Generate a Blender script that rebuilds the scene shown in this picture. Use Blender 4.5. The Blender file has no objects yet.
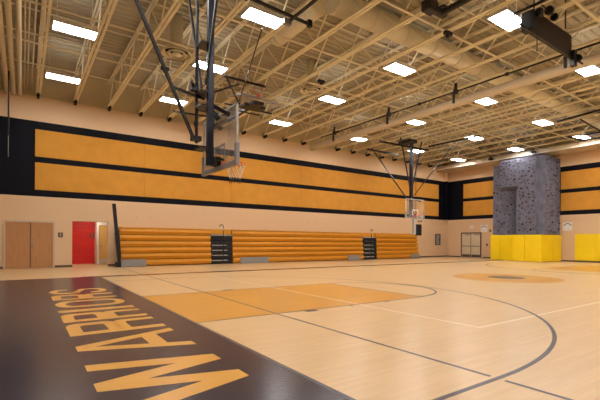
import bpy, math, random
from mathutils import Vector, Matrix
random.seed(7)
C = bpy.context.scene.collection
PI = math.pi
XR, YW, XL, YB = 32.52, 22.58, -5.0, -6.2      # inner faces of the four walls
ZJ, ZD = 8.17, 9.5                              # underside of joists, underside of deck

# ------------------------------------------------------------------ materials
def mat(name, col, rough=0.6, metal=0.0, noise=0.0, nscale=4.0, bump=0.0, bscale=30.0, emit=None, coat=0.0, spec=None):
    m = bpy.data.materials.new(name); m.use_nodes = True
    nt = m.node_tree; b = nt.nodes['Principled BSDF']
    b.inputs['Roughness'].default_value = rough; b.inputs['Metallic'].default_value = metal
    b.inputs['Coat Weight'].default_value = coat
    if spec is not None: b.inputs['Specular IOR Level'].default_value = spec
    tc = nt.nodes.new('ShaderNodeTexCoord')
    n = nt.nodes.new('ShaderNodeTexNoise'); n.inputs['Scale'].default_value = nscale; n.inputs['Detail'].default_value = 4
    nt.links.new(tc.outputs['Object'], n.inputs['Vector'])
    r = nt.nodes.new('ShaderNodeValToRGB')
    a = max(noise, 0.02)
    r.color_ramp.elements[0].position = .3; r.color_ramp.elements[1].position = .7
    r.color_ramp.elements[0].color = (*[max(0, c*(1-a)) for c in col], 1)
    r.color_ramp.elements[1].color = (*[min(1, c*(1+a)) for c in col], 1)
    nt.links.new(n.outputs['Fac'], r.inputs['Fac']); nt.links.new(r.outputs['Color'], b.inputs['Base Color'])
    if bump:
        n2 = nt.nodes.new('ShaderNodeTexNoise'); n2.inputs['Scale'].default_value = bscale
        bp = nt.nodes.new('ShaderNodeBump'); bp.inputs['Strength'].default_value = bump; bp.inputs['Distance'].default_value = .02
        nt.links.new(tc.outputs['Object'], n2.inputs['Vector'])
        nt.links.new(n2.outputs['Fac'], bp.inputs['Height']); nt.links.new(bp.outputs['Normal'], b.inputs['Normal'])
    if emit:
        b.inputs['Emission Color'].default_value = (*emit[:3], 1); b.inputs['Emission Strength'].default_value = emit[3]
    return m

def srgb(r, g, b):
    f = lambda v: (v/255/12.92) if v/255 <= .04045 else ((v/255+.055)/1.055)**2.4
    return (f(r), f(g), f(b))

M = {}
CREAM = srgb(222, 190, 152); NAVY = srgb(11, 12, 22); TAN = srgb(206, 190, 156)
M['tan'] = mat('joist_paint', srgb(234, 226, 200), .6, noise=.04)
M['deck'] = mat('shaded_deck_paint', srgb(172, 162, 136), .75, noise=.08, nscale=.8)  # same paint as the joists, darkened to stand in for shade
M['gold'] = mat('gold_fabric', srgb(210, 149, 54), .9, noise=.06, nscale=2, bump=.15, bscale=60)
M['seat'] = mat('gold_plastic', srgb(212, 144, 26), .45, noise=.04)
M['yellow'] = mat('yellow_vinyl', srgb(250, 218, 8), .45, noise=.03, nscale=1.5)
M['black'] = mat('black_steel', srgb(12, 12, 17), .45, noise=.1)
M['mast'] = mat('dark_blue_grey_steel', srgb(22, 24, 40), .35, metal=.2, noise=.1)
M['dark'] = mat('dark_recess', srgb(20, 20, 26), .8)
M['grey'] = mat('grey_metal', srgb(140, 138, 136), .5, noise=.05)
M['lgrey'] = mat('light_grey_metal', srgb(190, 188, 184), .4, noise=.05)
M['white'] = mat('white_paint', srgb(232, 228, 222), .5)
M['pad'] = mat('grey_edge_padding', srgb(150, 146, 146), .6, noise=.04)
M['orange'] = mat('orange_rim_paint', srgb(225, 75, 35), .4)
M['net'] = mat('white_net_cord', srgb(228, 220, 205), .8)
M['netdark'] = mat('dark_net_cord', srgb(50, 44, 48), .8)
M['wood'] = None
M['red'] = None
M['framepaint'] = mat('door_frame_paint', srgb(200, 178, 152), .5)
M['doormetal'] = mat('beige_door_paint', srgb(214, 200, 172), .45)
M['brown'] = mat('brown_rubber_base', srgb(96, 80, 68), .7)
M['frost'] = mat('frosted_lens', (.9, .9, .88), .5, emit=(1.0, .97, .95, 50.0))
M['upglow'] = mat('added_uplight_glow', (.9, .9, .88), .5, emit=(1.0, .97, .95, 6.5))  # glow for the added uplight panels
M['warmlens'] = mat('warm_lens', (.9, .85, .7), .5, emit=(1.0, .88, .7, 120.0))
M['climb'] = mat('textured_climbing_panel', srgb(108, 111, 130), .85, noise=.25, nscale=2.2, bump=.6, bscale=9)
M['exitred'] = mat('exit_letters', srgb(210, 90, 70), .6)
M['brownpanel'] = mat('brown_black_panel', srgb(30, 22, 24), .5, noise=.15, nscale=1)
M['apron'] = None

def node_mat(name):
    m = bpy.data.materials.new(name); m.use_nodes = True
    return m, m.node_tree, m.node_tree.nodes['Principled BSDF']

# wall paint: colour depends only on the height above the floor (painted bands; upper cream lightened to imitate brighter light), with block joints
m, nt, b = node_mat('banded_wall_paint')
g = nt.nodes.new('ShaderNodeNewGeometry'); sx = nt.nodes.new('ShaderNodeSeparateXYZ')
nt.links.new(g.outputs['Position'], sx.inputs[0])
dv = nt.nodes.new('ShaderNodeMath'); dv.operation = 'DIVIDE'; dv.inputs[1].default_value = 10
nt.links.new(sx.outputs['Z'], dv.inputs[0])
r = nt.nodes.new('ShaderNodeValToRGB'); r.color_ramp.interpolation = 'CONSTANT'
e = r.color_ramp.elements; e[0].position = 0; e[0].color = (*CREAM, 1); e[1].position = .3377; e[1].color = (*NAVY, 1)
e2 = e.new(.692); e2.color = (*srgb(234, 204, 166), 1); e3 = e.new(.812); e3.color = (*TAN, 1)
nt.links.new(dv.outputs[0], r.inputs['Fac']); nt.links.new(r.outputs['Color'], b.inputs['Base Color'])
b.inputs['Roughness'].default_value = .6; b.inputs['Specular IOR Level'].default_value = .15
ad = nt.nodes.new('ShaderNodeMath'); ad.operation = 'ADD'
nt.links.new(sx.outputs['X'], ad.inputs[0]); nt.links.new(sx.outputs['Y'], ad.inputs[1])
cb = nt.nodes.new('ShaderNodeCombineXYZ'); nt.links.new(ad.outputs[0], cb.inputs['X']); nt.links.new(sx.outputs['Z'], cb.inputs['Y'])
bk = nt.nodes.new('ShaderNodeTexBrick'); bk.inputs['Scale'].default_value = 1; bk.inputs['Brick Width'].default_value = .4
bk.inputs['Row Height'].default_value = .2; bk.inputs['Mortar Size'].default_value = .008
nt.links.new(cb.outputs[0], bk.inputs['Vector'])
bp = nt.nodes.new('ShaderNodeBump'); bp.inputs['Strength'].default_value = .25; bp.inputs['Distance'].default_value = .01; bp.invert = True
nt.links.new(bk.outputs['Fac'], bp.inputs['Height']); nt.links.new(bp.outputs['Normal'], b.inputs['Normal'])
M['wall'] = m

def block_mat(name, c1, mortar, rough=.5):
    m, nt, b = node_mat(name)
    g = nt.nodes.new('ShaderNodeNewGeometry'); sx = nt.nodes.new('ShaderNodeSeparateXYZ')
    nt.links.new(g.outputs['Position'], sx.inputs[0])
    cb = nt.nodes.new('ShaderNodeCombineXYZ'); nt.links.new(sx.outputs['X'], cb.inputs['X']); nt.links.new(sx.outputs['Z'], cb.inputs['Y'])
    bk = nt.nodes.new('ShaderNodeTexBrick'); bk.inputs['Scale'].default_value = 1; bk.inputs['Brick Width'].default_value = .4
    bk.inputs['Row Height'].default_value = .2; bk.inputs['Mortar Size'].default_value = .008
    bk.inputs['Color1'].default_value = (*c1, 1); bk.inputs['Color2'].default_value = (*[c*.9 for c in c1], 1); bk.inputs['Mortar'].default_value = (*mortar, 1)
    nt.links.new(cb.outputs[0], bk.inputs['Vector']); nt.links.new(bk.outputs['Color'], b.inputs['Base Color'])
    b.inputs['Roughness'].default_value = rough
    return m
M['red'] = block_mat('red_block_paint', srgb(215, 34, 30), srgb(190, 28, 26))

def wood_mat(name, c1, c2, axis='Z', scale=3.0, rough=.4):
    m, nt, b = node_mat(name)
    tc = nt.nodes.new('ShaderNodeTexCoord'); mp = nt.nodes.new('ShaderNodeMapping')
    mp.inputs['Scale'].default_value = {'Z': (6, 6, .5), 'X': (.5, 6, 6)}[axis]
    n = nt.nodes.new('ShaderNodeTexNoise'); n.inputs['Scale'].default_value = scale; n.inputs['Detail'].default_value = 5
    r = nt.nodes.new('ShaderNodeValToRGB'); r.color_ramp.elements[0].color = (*c1, 1); r.color_ramp.elements[1].color = (*c2, 1)
    r.color_ramp.elements[0].position = .3; r.color_ramp.elements[1].position = .7
    nt.links.new(tc.outputs['Object'], mp.inputs[0]); nt.links.new(mp.outputs[0], n.inputs['Vector'])
    nt.links.new(n.outputs['Fac'], r.inputs['Fac']); nt.links.new(r.outputs['Color'], b.inputs['Base Color'])
    b.inputs['Roughness'].default_value = rough
    return m
M['wood'] = wood_mat('oak_door_veneer', srgb(176, 126, 80), srgb(192, 142, 94))
M['lwood'] = wood_mat('maple_door_veneer', srgb(214, 168, 96), srgb(226, 184, 112))

def floor_mat(name, c1, c2, amt=1.0, rough=.29):
    # varnished maple strips running along X
    m, nt, b = node_mat(name)
    g = nt.nodes.new('ShaderNodeNewGeometry')
    bk = nt.nodes.new('ShaderNodeTexBrick'); bk.inputs['Scale'].default_value = 1; bk.inputs['Brick Width'].default_value = 1.1
    bk.inputs['Row Height'].default_value = .057; bk.inputs['Mortar Size'].default_value = .0006
    bk.inputs['Color1'].default_value = (*c1, 1); bk.inputs['Color2'].default_value = (*c2, 1); bk.inputs['Mortar'].default_value = (*[c*.7 for c in c1], 1)
    nt.links.new(g.outputs['Position'], bk.inputs['Vector'])
    n = nt.nodes.new('ShaderNodeTexNoise'); n.inputs['Scale'].default_value = .6; n.inputs['Detail'].default_value = 6
    nt.links.new(g.outputs['Position'], n.inputs['Vector'])
    mx = nt.nodes.new('ShaderNodeMix'); mx.data_type = 'RGBA'; mx.blend_type = 'MULTIPLY'; mx.inputs['Factor'].default_value = .35*amt
    r = nt.nodes.new('ShaderNodeValToRGB'); r.color_ramp.elements[0].color = (.8, .78, .76, 1); r.color_ramp.elements[1].color = (1, 1, 1, 1)
    nt.links.new(n.outputs['Fac'], r.inputs['Fac'])
    nt.links.new(bk.outputs['Color'], mx.inputs[6]); nt.links.new(r.outputs['Color'], mx.inputs[7])
    nt.links.new(mx.outputs[2], b.inputs['Base Color'])
    b.inputs['Roughness'].default_value = rough; b.inputs['Specular IOR Level'].default_value = .45
    n2 = nt.nodes.new('ShaderNodeTexNoise'); n2.inputs['Scale'].default_value = 2.5
    bp = nt.nodes.new('ShaderNodeBump'); bp.inputs['Strength'].default_value = .04; bp.inputs['Distance'].default_value = .02
    nt.links.new(g.outputs['Position'], n2.inputs['Vector'])
    nt.links.new(n2.outputs['Fac'], bp.inputs['Height']); nt.links.new(bp.outputs['Normal'], b.inputs['Normal'])
    return m
M['floor'] = floor_mat('maple_floor', srgb(216, 180, 130), srgb(223, 188, 139))
M['lane'] = floor_mat('gold_stain', srgb(212, 152, 62), srgb(218, 158, 68))
M['letter'] = floor_mat('gold_floor_paint', srgb(222, 164, 74), srgb(226, 168, 78), .3)
M['apron'] = floor_mat('charcoal_floor_paint', srgb(44, 41, 54), srgb(47, 44, 57), .6, .24)
M['line'] = floor_mat('dark_line_paint', srgb(74, 66, 72), srgb(76, 68, 74), .2)
M['wline'] = floor_mat('white_line_paint', srgb(240, 222, 198), srgb(242, 224, 200), .2)
m, nt, b = node_mat('hazed_glass'); b.inputs['Base Color'].default_value = (.93, .95, .94, 1)
b.inputs['Roughness'].default_value = .02; b.inputs['Transmission Weight'].default_value = .88; b.inputs['IOR'].default_value = 1.45  # partial transmission leaves a pale haze standing in for reflections
M['glass'] = m

# ------------------------------------------------------------------ mesh helpers
class MB:
    def __init__(s): s.v = []; s.f = []; s.mi = []; s.cur = 0
    def face(s, pts):
        i = len(s.v); s.v += [tuple(p) for p in pts]; s.f.append(list(range(i, i+len(pts)))); s.mi.append(s.cur)
    def hexa(s, P):   # 8 points: bottom 4 ccw, top 4 ccw
        i = len(s.v); s.v += [tuple(p) for p in P]
        for q in ((3,2,1,0),(4,5,6,7),(0,1,5,4),(1,2,6,5),(2,3,7,6),(3,0,4,7)): s.f.append([i+k for k in q]); s.mi.append(s.cur)
        return s
    def box(s, x0, x1, y0, y1, z0, z1):
        return s.hexa([(x0,y0,z0),(x1,y0,z0),(x1,y1,z0),(x0,y1,z0),(x0,y0,z1),(x1,y0,z1),(x1,y1,z1),(x0,y1,z1)])
    def frame(s, d):
        d = d.normalized(); a = Vector((0,0,1)) if abs(d.z) < .9 else Vector((0,1,0))
        u = d.cross(a).normalized(); w = u.cross(d).normalized(); return u, w
    def bar(s, p, q, w, h):
        p, q = Vector(p), Vector(q); u, v = s.frame(q-p); u *= w/2; v *= h/2
        return s.hexa([p-u-v, p+u-v, p+u+v, p-u+v, q-u-v, q+u-v, q+u+v, q-u+v])
    def tube(s, p, q, r, n=10, r2=None):
        p, q = Vector(p), Vector(q); u, v = s.frame(q-p); r2 = r if r2 is None else r2
        i = len(s.v)
        for k in range(n):
            a = 2*PI*k/n; s.v.append(tuple(p+(u*math.cos(a)+v*math.sin(a))*r))
        for k in range(n):
            a = 2*PI*k/n; s.v.append(tuple(q+(u*math.cos(a)+v*math.sin(a))*r2))
        for k in range(n):
            j = (k+1) % n; s.f.append([i+k, i+j, i+n+j, i+n+k]); s.mi.append(s.cur)
        s.f.append([i+k for k in range(n)][::-1]); s.mi.append(s.cur)
        s.f.append([i+n+k for k in range(n)]); s.mi.append(s.cur)
        return s
    def path(s, pts, r, n=8):
        for a, b in zip(pts, pts[1:]): s.tube(a, b, r, n)
        return s
    def lathe(s, c, prof, n=28, axis='Z'):   # prof: (radius, offset along axis)
        c = Vector(c); i = len(s.v)
        for (rr, o) in prof:
            for k in range(n):
                a = 2*PI*k/n; x, y = rr*math.cos(a), rr*math.sin(a)
                s.v.append(tuple(c + (Vector((x, y, o)) if axis == 'Z' else Vector((o, x, y)) if axis == 'X' else Vector((x, o, y)))))
        for j in range(len(prof)-1):
            for k in range(n):
                l = (k+1) % n; s.f.append([i+j*n+k, i+j*n+l, i+(j+1)*n+l, i+(j+1)*n+k]); s.mi.append(s.cur)
        return s
    def torus(s, c, R, r, n=32, m=8):
        c = Vector(c); i = len(s.v)
        for a in range(n):
            A = 2*PI*a/n
            for b_ in range(m):
                B = 2*PI*b_/m; s.v.append(tuple(c+Vector(((R+r*math.cos(B))*math.cos(A), (R+r*math.cos(B))*math.sin(A), r*math.sin(B)))))
        for a in range(n):
            for b_ in range(m):
                a2, b2 = (a+1) % n, (b_+1) % m
                s.f.append([i+a*m+b_, i+a2*m+b_, i+a2*m+b2, i+a*m+b2]); s.mi.append(s.cur)
        return s
    def prism(s, poly, z0, z1):   # poly ccw list of (x,y)
        n = len(poly); i = len(s.v)
        s.v += [(x, y, z0) for x, y in poly] + [(x, y, z1) for x, y in poly]
        s.f.append([i+k for k in range(n)][::-1]); s.f.append([i+n+k for k in range(n)]); s.mi += [s.cur]*2
        for k in range(n):
            j = (k+1) % n; s.f.append([i+k, i+j, i+n+j, i+n+k]); s.mi.append(s.cur)
        return s
    def xf(s, mtx):
        s.v = [tuple(mtx @ Vector(v)) for v in s.v]; return s
    def build(s, name, m, parent=None, bevel=0, smooth=False):
        me = bpy.data.meshes.new(name); me.from_pydata(s.v, [], s.f)
        ms = m if isinstance(m, list) else [m]
        for x in ms: me.materials.append(M[x])
        if len(ms) > 1: me.polygons.foreach_set('material_index', s.mi)
        me.update(calc_edges=True)
        import bmesh
        bm = bmesh.new(); bm.from_mesh(me); bmesh.ops.recalc_face_normals(bm, faces=bm.faces); bm.to_mesh(me); bm.free()
        if smooth:
            for p in me.polygons: p.use_smooth = len(p.vertices) == 4
        o = bpy.data.objects.new(name, me); C.objects.link(o)
        if parent is not None:
            o.parent = parent
            o.matrix_parent_inverse = parent_world(parent).inverted()
        if bevel:
            bv = o.modifiers.new('bevel', 'BEVEL'); bv.width = bevel; bv.segments = 2; bv.limit_method = 'ANGLE'
        return o
WORLD = {}
def parent_world(p):
    mtx = Matrix.Identity(4)
    if p.type == 'EMPTY': mtx = Matrix.Translation(p.location)
    return mtx
def tag(o, label, cat, group=None, kind=None):
    if label: o['label'] = label
    if cat: o['category'] = cat
    if group: o['group'] = group
    if kind: o['kind'] = kind
    return o
def thing(name, loc, label, cat, group=None):
    o = bpy.data.objects.new(name, None); o.location = loc; o.empty_display_size = .2; C.objects.link(o)
    return tag(o, label, cat, group)
def struct(mb, name, m, label=None, parent=None, **k):
    o = mb.build(name, m, parent, **k)
    if parent is None:
        o['kind'] = 'structure'
        if label: o['label'] = label
    return o
def copy_thing(o, delta, label):
    c = o.copy(); C.objects.link(c); c.location = o.location + Vector(delta); c['label'] = label
    for ch in list(o.children):
        d = ch.copy(); C.objects.link(d); d.parent = c; d.matrix_parent_inverse = ch.matrix_parent_inverse.copy()
        for g in list(ch.children):
            h = g.copy(); C.objects.link(h); h.parent = d; h.matrix_parent_inverse = g.matrix_parent_inverse.copy()
    return c

# ------------------------------------------------------------------ camera
f_, yaw, cy_, h_, roll, pitch = 397.4769, .962, 241.8919, 1.3631, .0067, -.0021
c, s = math.cos(yaw), math.sin(yaw)
fw = Vector((c*math.cos(pitch), s*math.cos(pitch), math.sin(pitch))); rt = Vector((s, -c, 0)); up = rt.cross(fw)
r2 = rt*math.cos(roll)+up*math.sin(roll); u2 = -rt*math.sin(roll)+up*math.cos(roll)
cam = bpy.data.cameras.new('camera'); cam.sensor_width = 36; cam.lens = f_*36/600; cam.shift_y = (cy_-200)/600; cam.clip_end = 200
co = bpy.data.objects.new('camera', cam); C.objects.link(co)
co.matrix_world = Matrix(((r2.x, u2.x, -fw.x, 0), (r2.y, u2.y, -fw.y, 0), (r2.z, u2.z, -fw.z, h_), (0, 0, 0, 1)))
bpy.context.scene.camera = co

# ------------------------------------------------------------------ room shell
struct(MB().box(XL, XR, YB, YW+.3, -.2, 0), 'floor', 'floor', 'varnished maple gym floor with painted court lines')
floor = bpy.data.objects['floor']
struct(MB().box(1.0, 4.5, YW+.3, YW+2.9, -.2, 0), 'floor_alcove', 'floor', 'pale wooden floor inside the red alcove')
# ceiling deck: ribbed steel, ribs along X
mb = MB(); y = YB-.2; P = []
while y < YW+.3: P += [(y, ZD), (y+.11, ZD), (y+.15, ZD+.06), (y+.26, ZD+.06)]; y += .3
for (ya, za), (yb, zb) in zip(P, P[1:]): mb.face([(XL, ya, za), (XR+.2, ya, za), (XR+.2, yb, zb), (XL, yb, zb)])
struct(mb, 'ceiling', 'deck', 'tan ribbed metal roof deck')
# bleacher wall with alcove opening (X 2.0-3.62, z < 2.28)
mb = MB(); mb.box(XL, 2.0, YW, YW+.3, 0, 9.6); mb.box(3.62, XR+.3, YW, YW+.3, 0, 9.6); mb.box(2.0, 3.62, YW, YW+.3, 2.28, 9.6)
struct(mb, 'wall_back', 'wall', 'cream wall behind the bleachers with a navy band')
struct(MB().box(XR, XR+.3, YB, YW, 0, 9.6), 'wall_right', 'wall', 'cream end wall with a navy band behind the climbing wall')
struct(MB().box(XL-.3, XL, YB, YW+.3, 0, 9.6), 'wall_left', 'wall', 'cream end wall on the left')
struct(MB().box(XL-.3, XR+.3, YB-.3, YB, 0, 9.6), 'wall_front', 'wall', 'cream side wall opposite the bleachers')
# alcove
YA = YW+1.72
struct(MB().box(1.0, 4.5, YW+2.7, YW+2.9, 0, 2.7), 'wall_alcove_back', 'red', 'red painted block wall inside the alcove')
struct(MB().box(3.36, 4.5, YA+.02, YA+.14, 2.24, 2.7).box(4.38, 4.5, YW+.3, YW+2.7, 0, 2.7).box(3.36, 3.40, YA+.14, YW+2.7, 0, 2.7), 'wall_alcove_right', 'white', 'white return wall of the alcove holding a wood door')
struct(MB().box(1.0, 1.1, YW+.3, YW+2.7, 0, 2.7), 'wall_alcove_left', 'white')
struct(MB().box(1.0, 4.5, YW+.3, YW+2.9, 2.7, 2.8), 'ceiling_alcove', 'white')
d3 = struct(MB().box(3.44, 4.30, YA+.04, YA+.09, 0.01, 2.16), 'door_3', 'lwood', 'pale maple door at the right of the red alcove')
mb = MB(); mb.box(3.35, 3.44, YA, YA+.12, 0, 2.24).box(4.30, 4.38, YA, YA+.12, 0, 2.24).box(3.44, 4.30, YA, YA+.12, 2.16, 2.24)
struct(mb, 'trim_2', 'white', 'white door frame at the right of the red alcove')
MB().tube((3.50, YA, 1.0), (3.62, YA, 1.0), .012).tube((3.50, YA, 1.0), (3.50, YA+.04, 1.0), .02).build('door_handle', 'grey', d3)
MB().box(3.42, 4.28, YA+.034, YA+.04, .05, .3).build('kick_plate', 'lgrey', d3)
# wooden double door left
for i, (a, b_) in enumerate(((-.66, .27), (.31, 1.19))):
    d = struct(MB().box(a, b_, YW-.03, YW-.002, .02, 2.16), 'door_%d' % (i+1), 'wood', ['left leaf of the oak double door', 'right leaf of the oak double door'][i])
    if i == 1: MB().tube((.36, YW-.07, 1.0), (.36, YW-.07, 1.15), .012).box(.335, .385, YW-.036, YW-.03, .95, 1.2).build('door_handle', 'grey', d)
mb = MB(); mb.box(-.74, -.66, YW-.05, YW-.001, 0, 2.23).box(1.19, 1.27, YW-.05, YW-.001, 0, 2.23).box(-.66, 1.19, YW-.05, YW-.001, 2.16, 2.23)
struct(mb, 'trim_1', 'framepaint', 'tan steel frame around the oak double door')
struct(MB().box(.27, .31, YW-.04, YW-.001, .02, 2.16), 'trim_3', 'brown', 'dark gap strip between the oak door leaves')
# baseboards
struct(MB().box(1.27, 2.0, YW-.015, YW, 0, .11).box(3.62, 4.0, YW-.015, YW, 0, .11).box(27.0, XR, YW-.015, YW, 0, .11).box(XL, -.74, YW-.015, YW, 0, .11), 'baseboard_back', 'brown')
struct(MB().box(XR-.015, XR, 21.25, YW, 0, .11).box(XR-.015, XR, 16.9, 19.1, 0, .11).box(XR-.015, XR, YB, 13.1, 0, .11), 'baseboard_right', 'brown')

# ------------------------------------------------------------------ floor markings (paint on the floor: parts of it)
def strip(name, polys, m, z):
    mb = MB()
    for p in polys: mb.prism(p, z-.0004, z)
    return mb.build(name, m, floor)
def rect(x0, x1, y0, y1): return [(x0, y0), (x1, y0), (x1, y1), (x0, y1)]
X0 = 2.36; YC = 8.2
strip('charcoal_apron', [rect(XL+.01, X0, YB+.01, 16.35)], 'apron', .001)
strip('gold_lane', [rect(X0, 8.14, YC-1.84, YC+1.84)], 'lane', .001)
strip('gold_lane', [rect(22.17, 27.95, YC-1.84, YC+1.84)], 'lane', .001)
def circle(cx, cy, r, a0=0, a1=2*PI, n=64): return [(cx+r*math.cos(a0+(a1-a0)*k/n), cy+r*math.sin(a0+(a1-a0)*k/n)) for k in range(n+1)]
strip('gold_centre_circle', [circle(15.3, 8.05, 1.93)[:-1]], 'lane', .001)
strip('centre_logo_disc', [circle(15.45, 8.1, .64)[:-1]], 'line', .0022)
def ring(cx, cy, r0, r1, a0, a1, n=80):
    out = []
    for k in range(n):
        t0, t1 = a0+(a1-a0)*k/n, a0+(a1-a0)*(k+1)/n
        out.append([(cx+r0*math.cos(t0), cy+r0*math.sin(t0)), (cx+r1*math.cos(t0), cy+r1*math.sin(t0)), (cx+r1*math.cos(t1), cy+r1*math.sin(t1)), (cx+r0*math.cos(t1), cy+r0*math.sin(t1))])
    return out
strip('three_point_line', ring(X0+1.6, YC, 6.045, 6.1, -PI/2, PI/2, 120)+[rect(X0, X0+1.6, YC-6.1, YC-6.045), rect(X0, X0+1.6, YC+6.045, YC+6.1)], 'line', .002)
strip('three_point_line', ring(27.95-1.6, YC, 6.0, 6.09, PI/2, 3*PI/2, 120), 'line', .002)
strip('free_throw_circle', ring(8.14, YC, 1.78, 1.84, -PI/2, PI/2, 60), 'line', .002)
strip('free_throw_circle', ring(22.17, YC, 1.78, 1.84, PI/2, 3*PI/2, 60), 'line', .002)
strip('lane_line', [rect(X0, 8.14, YC-1.87, YC-1.83), rect(X0, 8.14, YC+1.83, YC+1.87), rect(8.12, 8.16, YC-1.85, YC+1.85)], 'line', .002)
strip('side_line', [rect(X0-.6, 31.5, 16.05, 16.5)], 'apron', .002)
strip('cross_court_line', [rect(3.88, 3.93, -.5, 2.05), rect(3.88, 3.93, 2.2, 20.8)], 'line', .0018)
strip('white_court_line', [rect(5.96, 6.01, 3.56, 14.6), rect(5.96, 24.4, 3.54, 3.59)], 'wline', .0016)
strip('lane_block', [rect(4.5, 4.78, YC-2.02, YC-1.87), rect(4.5, 4.78, YC+1.87, YC+2.0), rect(5.68, 5.74, YC-2.0, YC-1.87), rect(6.74, 6.8, YC-2.0, YC-1.87)], 'line', .002)
strip('apron_edge_line', [rect(X0-.05, X0, YB+.01, 16.3)], 'line', .0014)

# lettering: read from the court, letter tops towards -X (X .58), feet at X 1.86; Y = reading direction
LT, LB = .55, 1.88
def L(u, v): return (LB-(LB-LT)*v, u)          # v 0 foot .. 1 top
def letter(polys):
    mb = MB()
    for k, p in enumerate(polys): mb.prism([L(u, v) for u, v in p], .0012, .0022+.0003*(k % 4))
    mb.build('painted_letter', 'letter', floor)
def seg(u0, v0, u1, v1, w): return [(u0-w/2, v0), (u0+w/2, v0), (u1+w/2, v1), (u1-w/2, v1)]
w = .24
letter([seg(3.33, 1, 3.70, 0, w), seg(3.70, 0, 4.06, 1, w), seg(4.06, 1, 4.39, 0, w), seg(4.39, 0, 4.73, 1, w)])
letter([seg(5.15, 0, 5.60, 1, .2), seg(6.12, 0, 5.66, 1, .2), [(5.3, .22), (5.98, .22), (5.93, .38), (5.35, .38)]])
def arcpts(cu, cv, ru, rv, a0, a1, n=10): return [(cu+ru*math.cos(math.radians(a0+(a1-a0)*k/n)), cv+rv*math.sin(math.radians(a0+(a1-a0)*k/n))) for k in range(n+1)]
def band(o, i): return [[o[k], o[k+1], i[k+1], i[k]] for k in range(len(o)-1)]
def R(u0, u1, s=.2):
    p = [[(u0, 0), (u0+s, 0), (u0+s, 1), (u0, 1)]]
    o = [(u0+s, 1), (u1-.22, 1)]+arcpts(u1-.22, .86, .22, .14, 90, 0, 5)+arcpts(u1-.22, .6, .22, .14, 0, -90, 5)+[(u0+s, .46)]
    i = [(u0+s, .86), (u1-.28, .86)]+arcpts(u1-.28, .8, .08, .06, 90, 0, 5)+arcpts(u1-.28, .66, .08, .06, 0, -90, 5)+[(u0+s, .6)]
    p += band(o, i)
    o = [(u0+s, .5), (u1-.25, .5)]+arcpts(u1-.25, .38, .25, .12, 90, 0, 5)+[(u1, 0)]
    i = [(u0+s, .36), (u1-.28, .36)]+arcpts(u1-.28, .3, .08, .06, 90, 0, 5)+[(u1-s, 0)]
    p += band(o, i)
    return p
letter(R(6.40, 7.32)); letter(R(7.50, 8.34))
letter([[(8.55, 0), (8.82, 0), (8.82, 1), (8.55, 1)]])
def O(u0, u1, s=.2):
    cu, ru = (u0+u1)/2, (u1-u0)/2
    o = arcpts(cu, .74, ru, .26, 180, 0, 12)+arcpts(cu, .26, ru, .26, 0, -180, 12); o.append(o[0])
    i = arcpts(cu, .70, ru-s, .16, 180, 0, 12)+arcpts(cu, .30, ru-s, .16, 0, -180, 12); i.append(i[0])
    return band(o, i)
letter(O(9.12, 10.12)); letter(R(10.36, 11.24))
u0, u1 = 11.5, 12.46; cu = (u0+u1)/2; ru = (u1-u0)/2
o = [(u1, .68)]+arcpts(cu, .74, ru, .26, 10, 180, 12)+[(u0, .62)]+arcpts(cu, .62, ru, .16, 190, 250, 4)
i = [(u1-.2, .68)]+arcpts(cu, .74, ru-.2, .13, 10, 180, 12)+[(u0+.2, .66)]+arcpts(cu, .66, ru-.2, .08, 190, 250, 4)
S1 = band(o, i)
S2 = [[(u1-(a-u0), 1-b_) for a, b_ in q] for q in S1]
letter(S1+S2+[[(u0+.1, .56), (u0+.3, .62), (u1-.1, .44), (u1-.3, .38)]])

# ------------------------------------------------------------------ acoustic panels
def orn(n): return ['first', 'second', 'third', 'fourth', 'fifth', 'sixth', 'seventh', 'eighth', 'ninth', 'tenth', 'eleventh', 'twelfth', 'thirteenth',
    'fourteenth', 'fifteenth', 'sixteenth', 'seventeenth', 'eighteenth', 'nineteenth', 'twentieth', 'twenty-first', 'twenty-second', 'twenty-third', 'twenty-fourth', 'twenty-fifth'][n]
xs = [.45, 5.4, 10.55, 15.7, 20.85, 26.0, 31.1]
for row, (z0, z1) in enumerate(((5.28, 6.565), (3.71, 5.0))):
    for k in range(6):
        o = MB().box(xs[k]+.004, xs[k+1]-.004, YW-.05, YW-.001, z0, z1).build('acoustic_panel', 'gold', bevel=.008)
        tag(o, 'gold fabric wall panel above bleachers, %s row, %s from the left end' % (['upper', 'lower'][row], orn(k)), 'wall panel', 'gold panels on the bleacher wall')
    ys = [20.95, 16.95, 12.8, 8.0, 3.2, -1.6]
    for k in range(5):
        if k == 1: a, b_ = 16.95, 13.2
        else: a, b_ = ys[k], ys[k+1]
        if k == 1: continue
        if k > 2: continue
        o = MB().box(XR-.05, XR-.001, (b_ if k != 0 else 16.9)+.004, a-.004 if k != 2 else 13.05, z0, z1).build('acoustic_panel', 'gold', bevel=.008)
        tag(o, 'gold fabric wall panel %s of the climbing wall, %s row' % ({0: 'left', 2: 'right'}[k], ['upper', 'lower'][row]), 'wall panel', 'gold panels on the climbing wall end')

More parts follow.
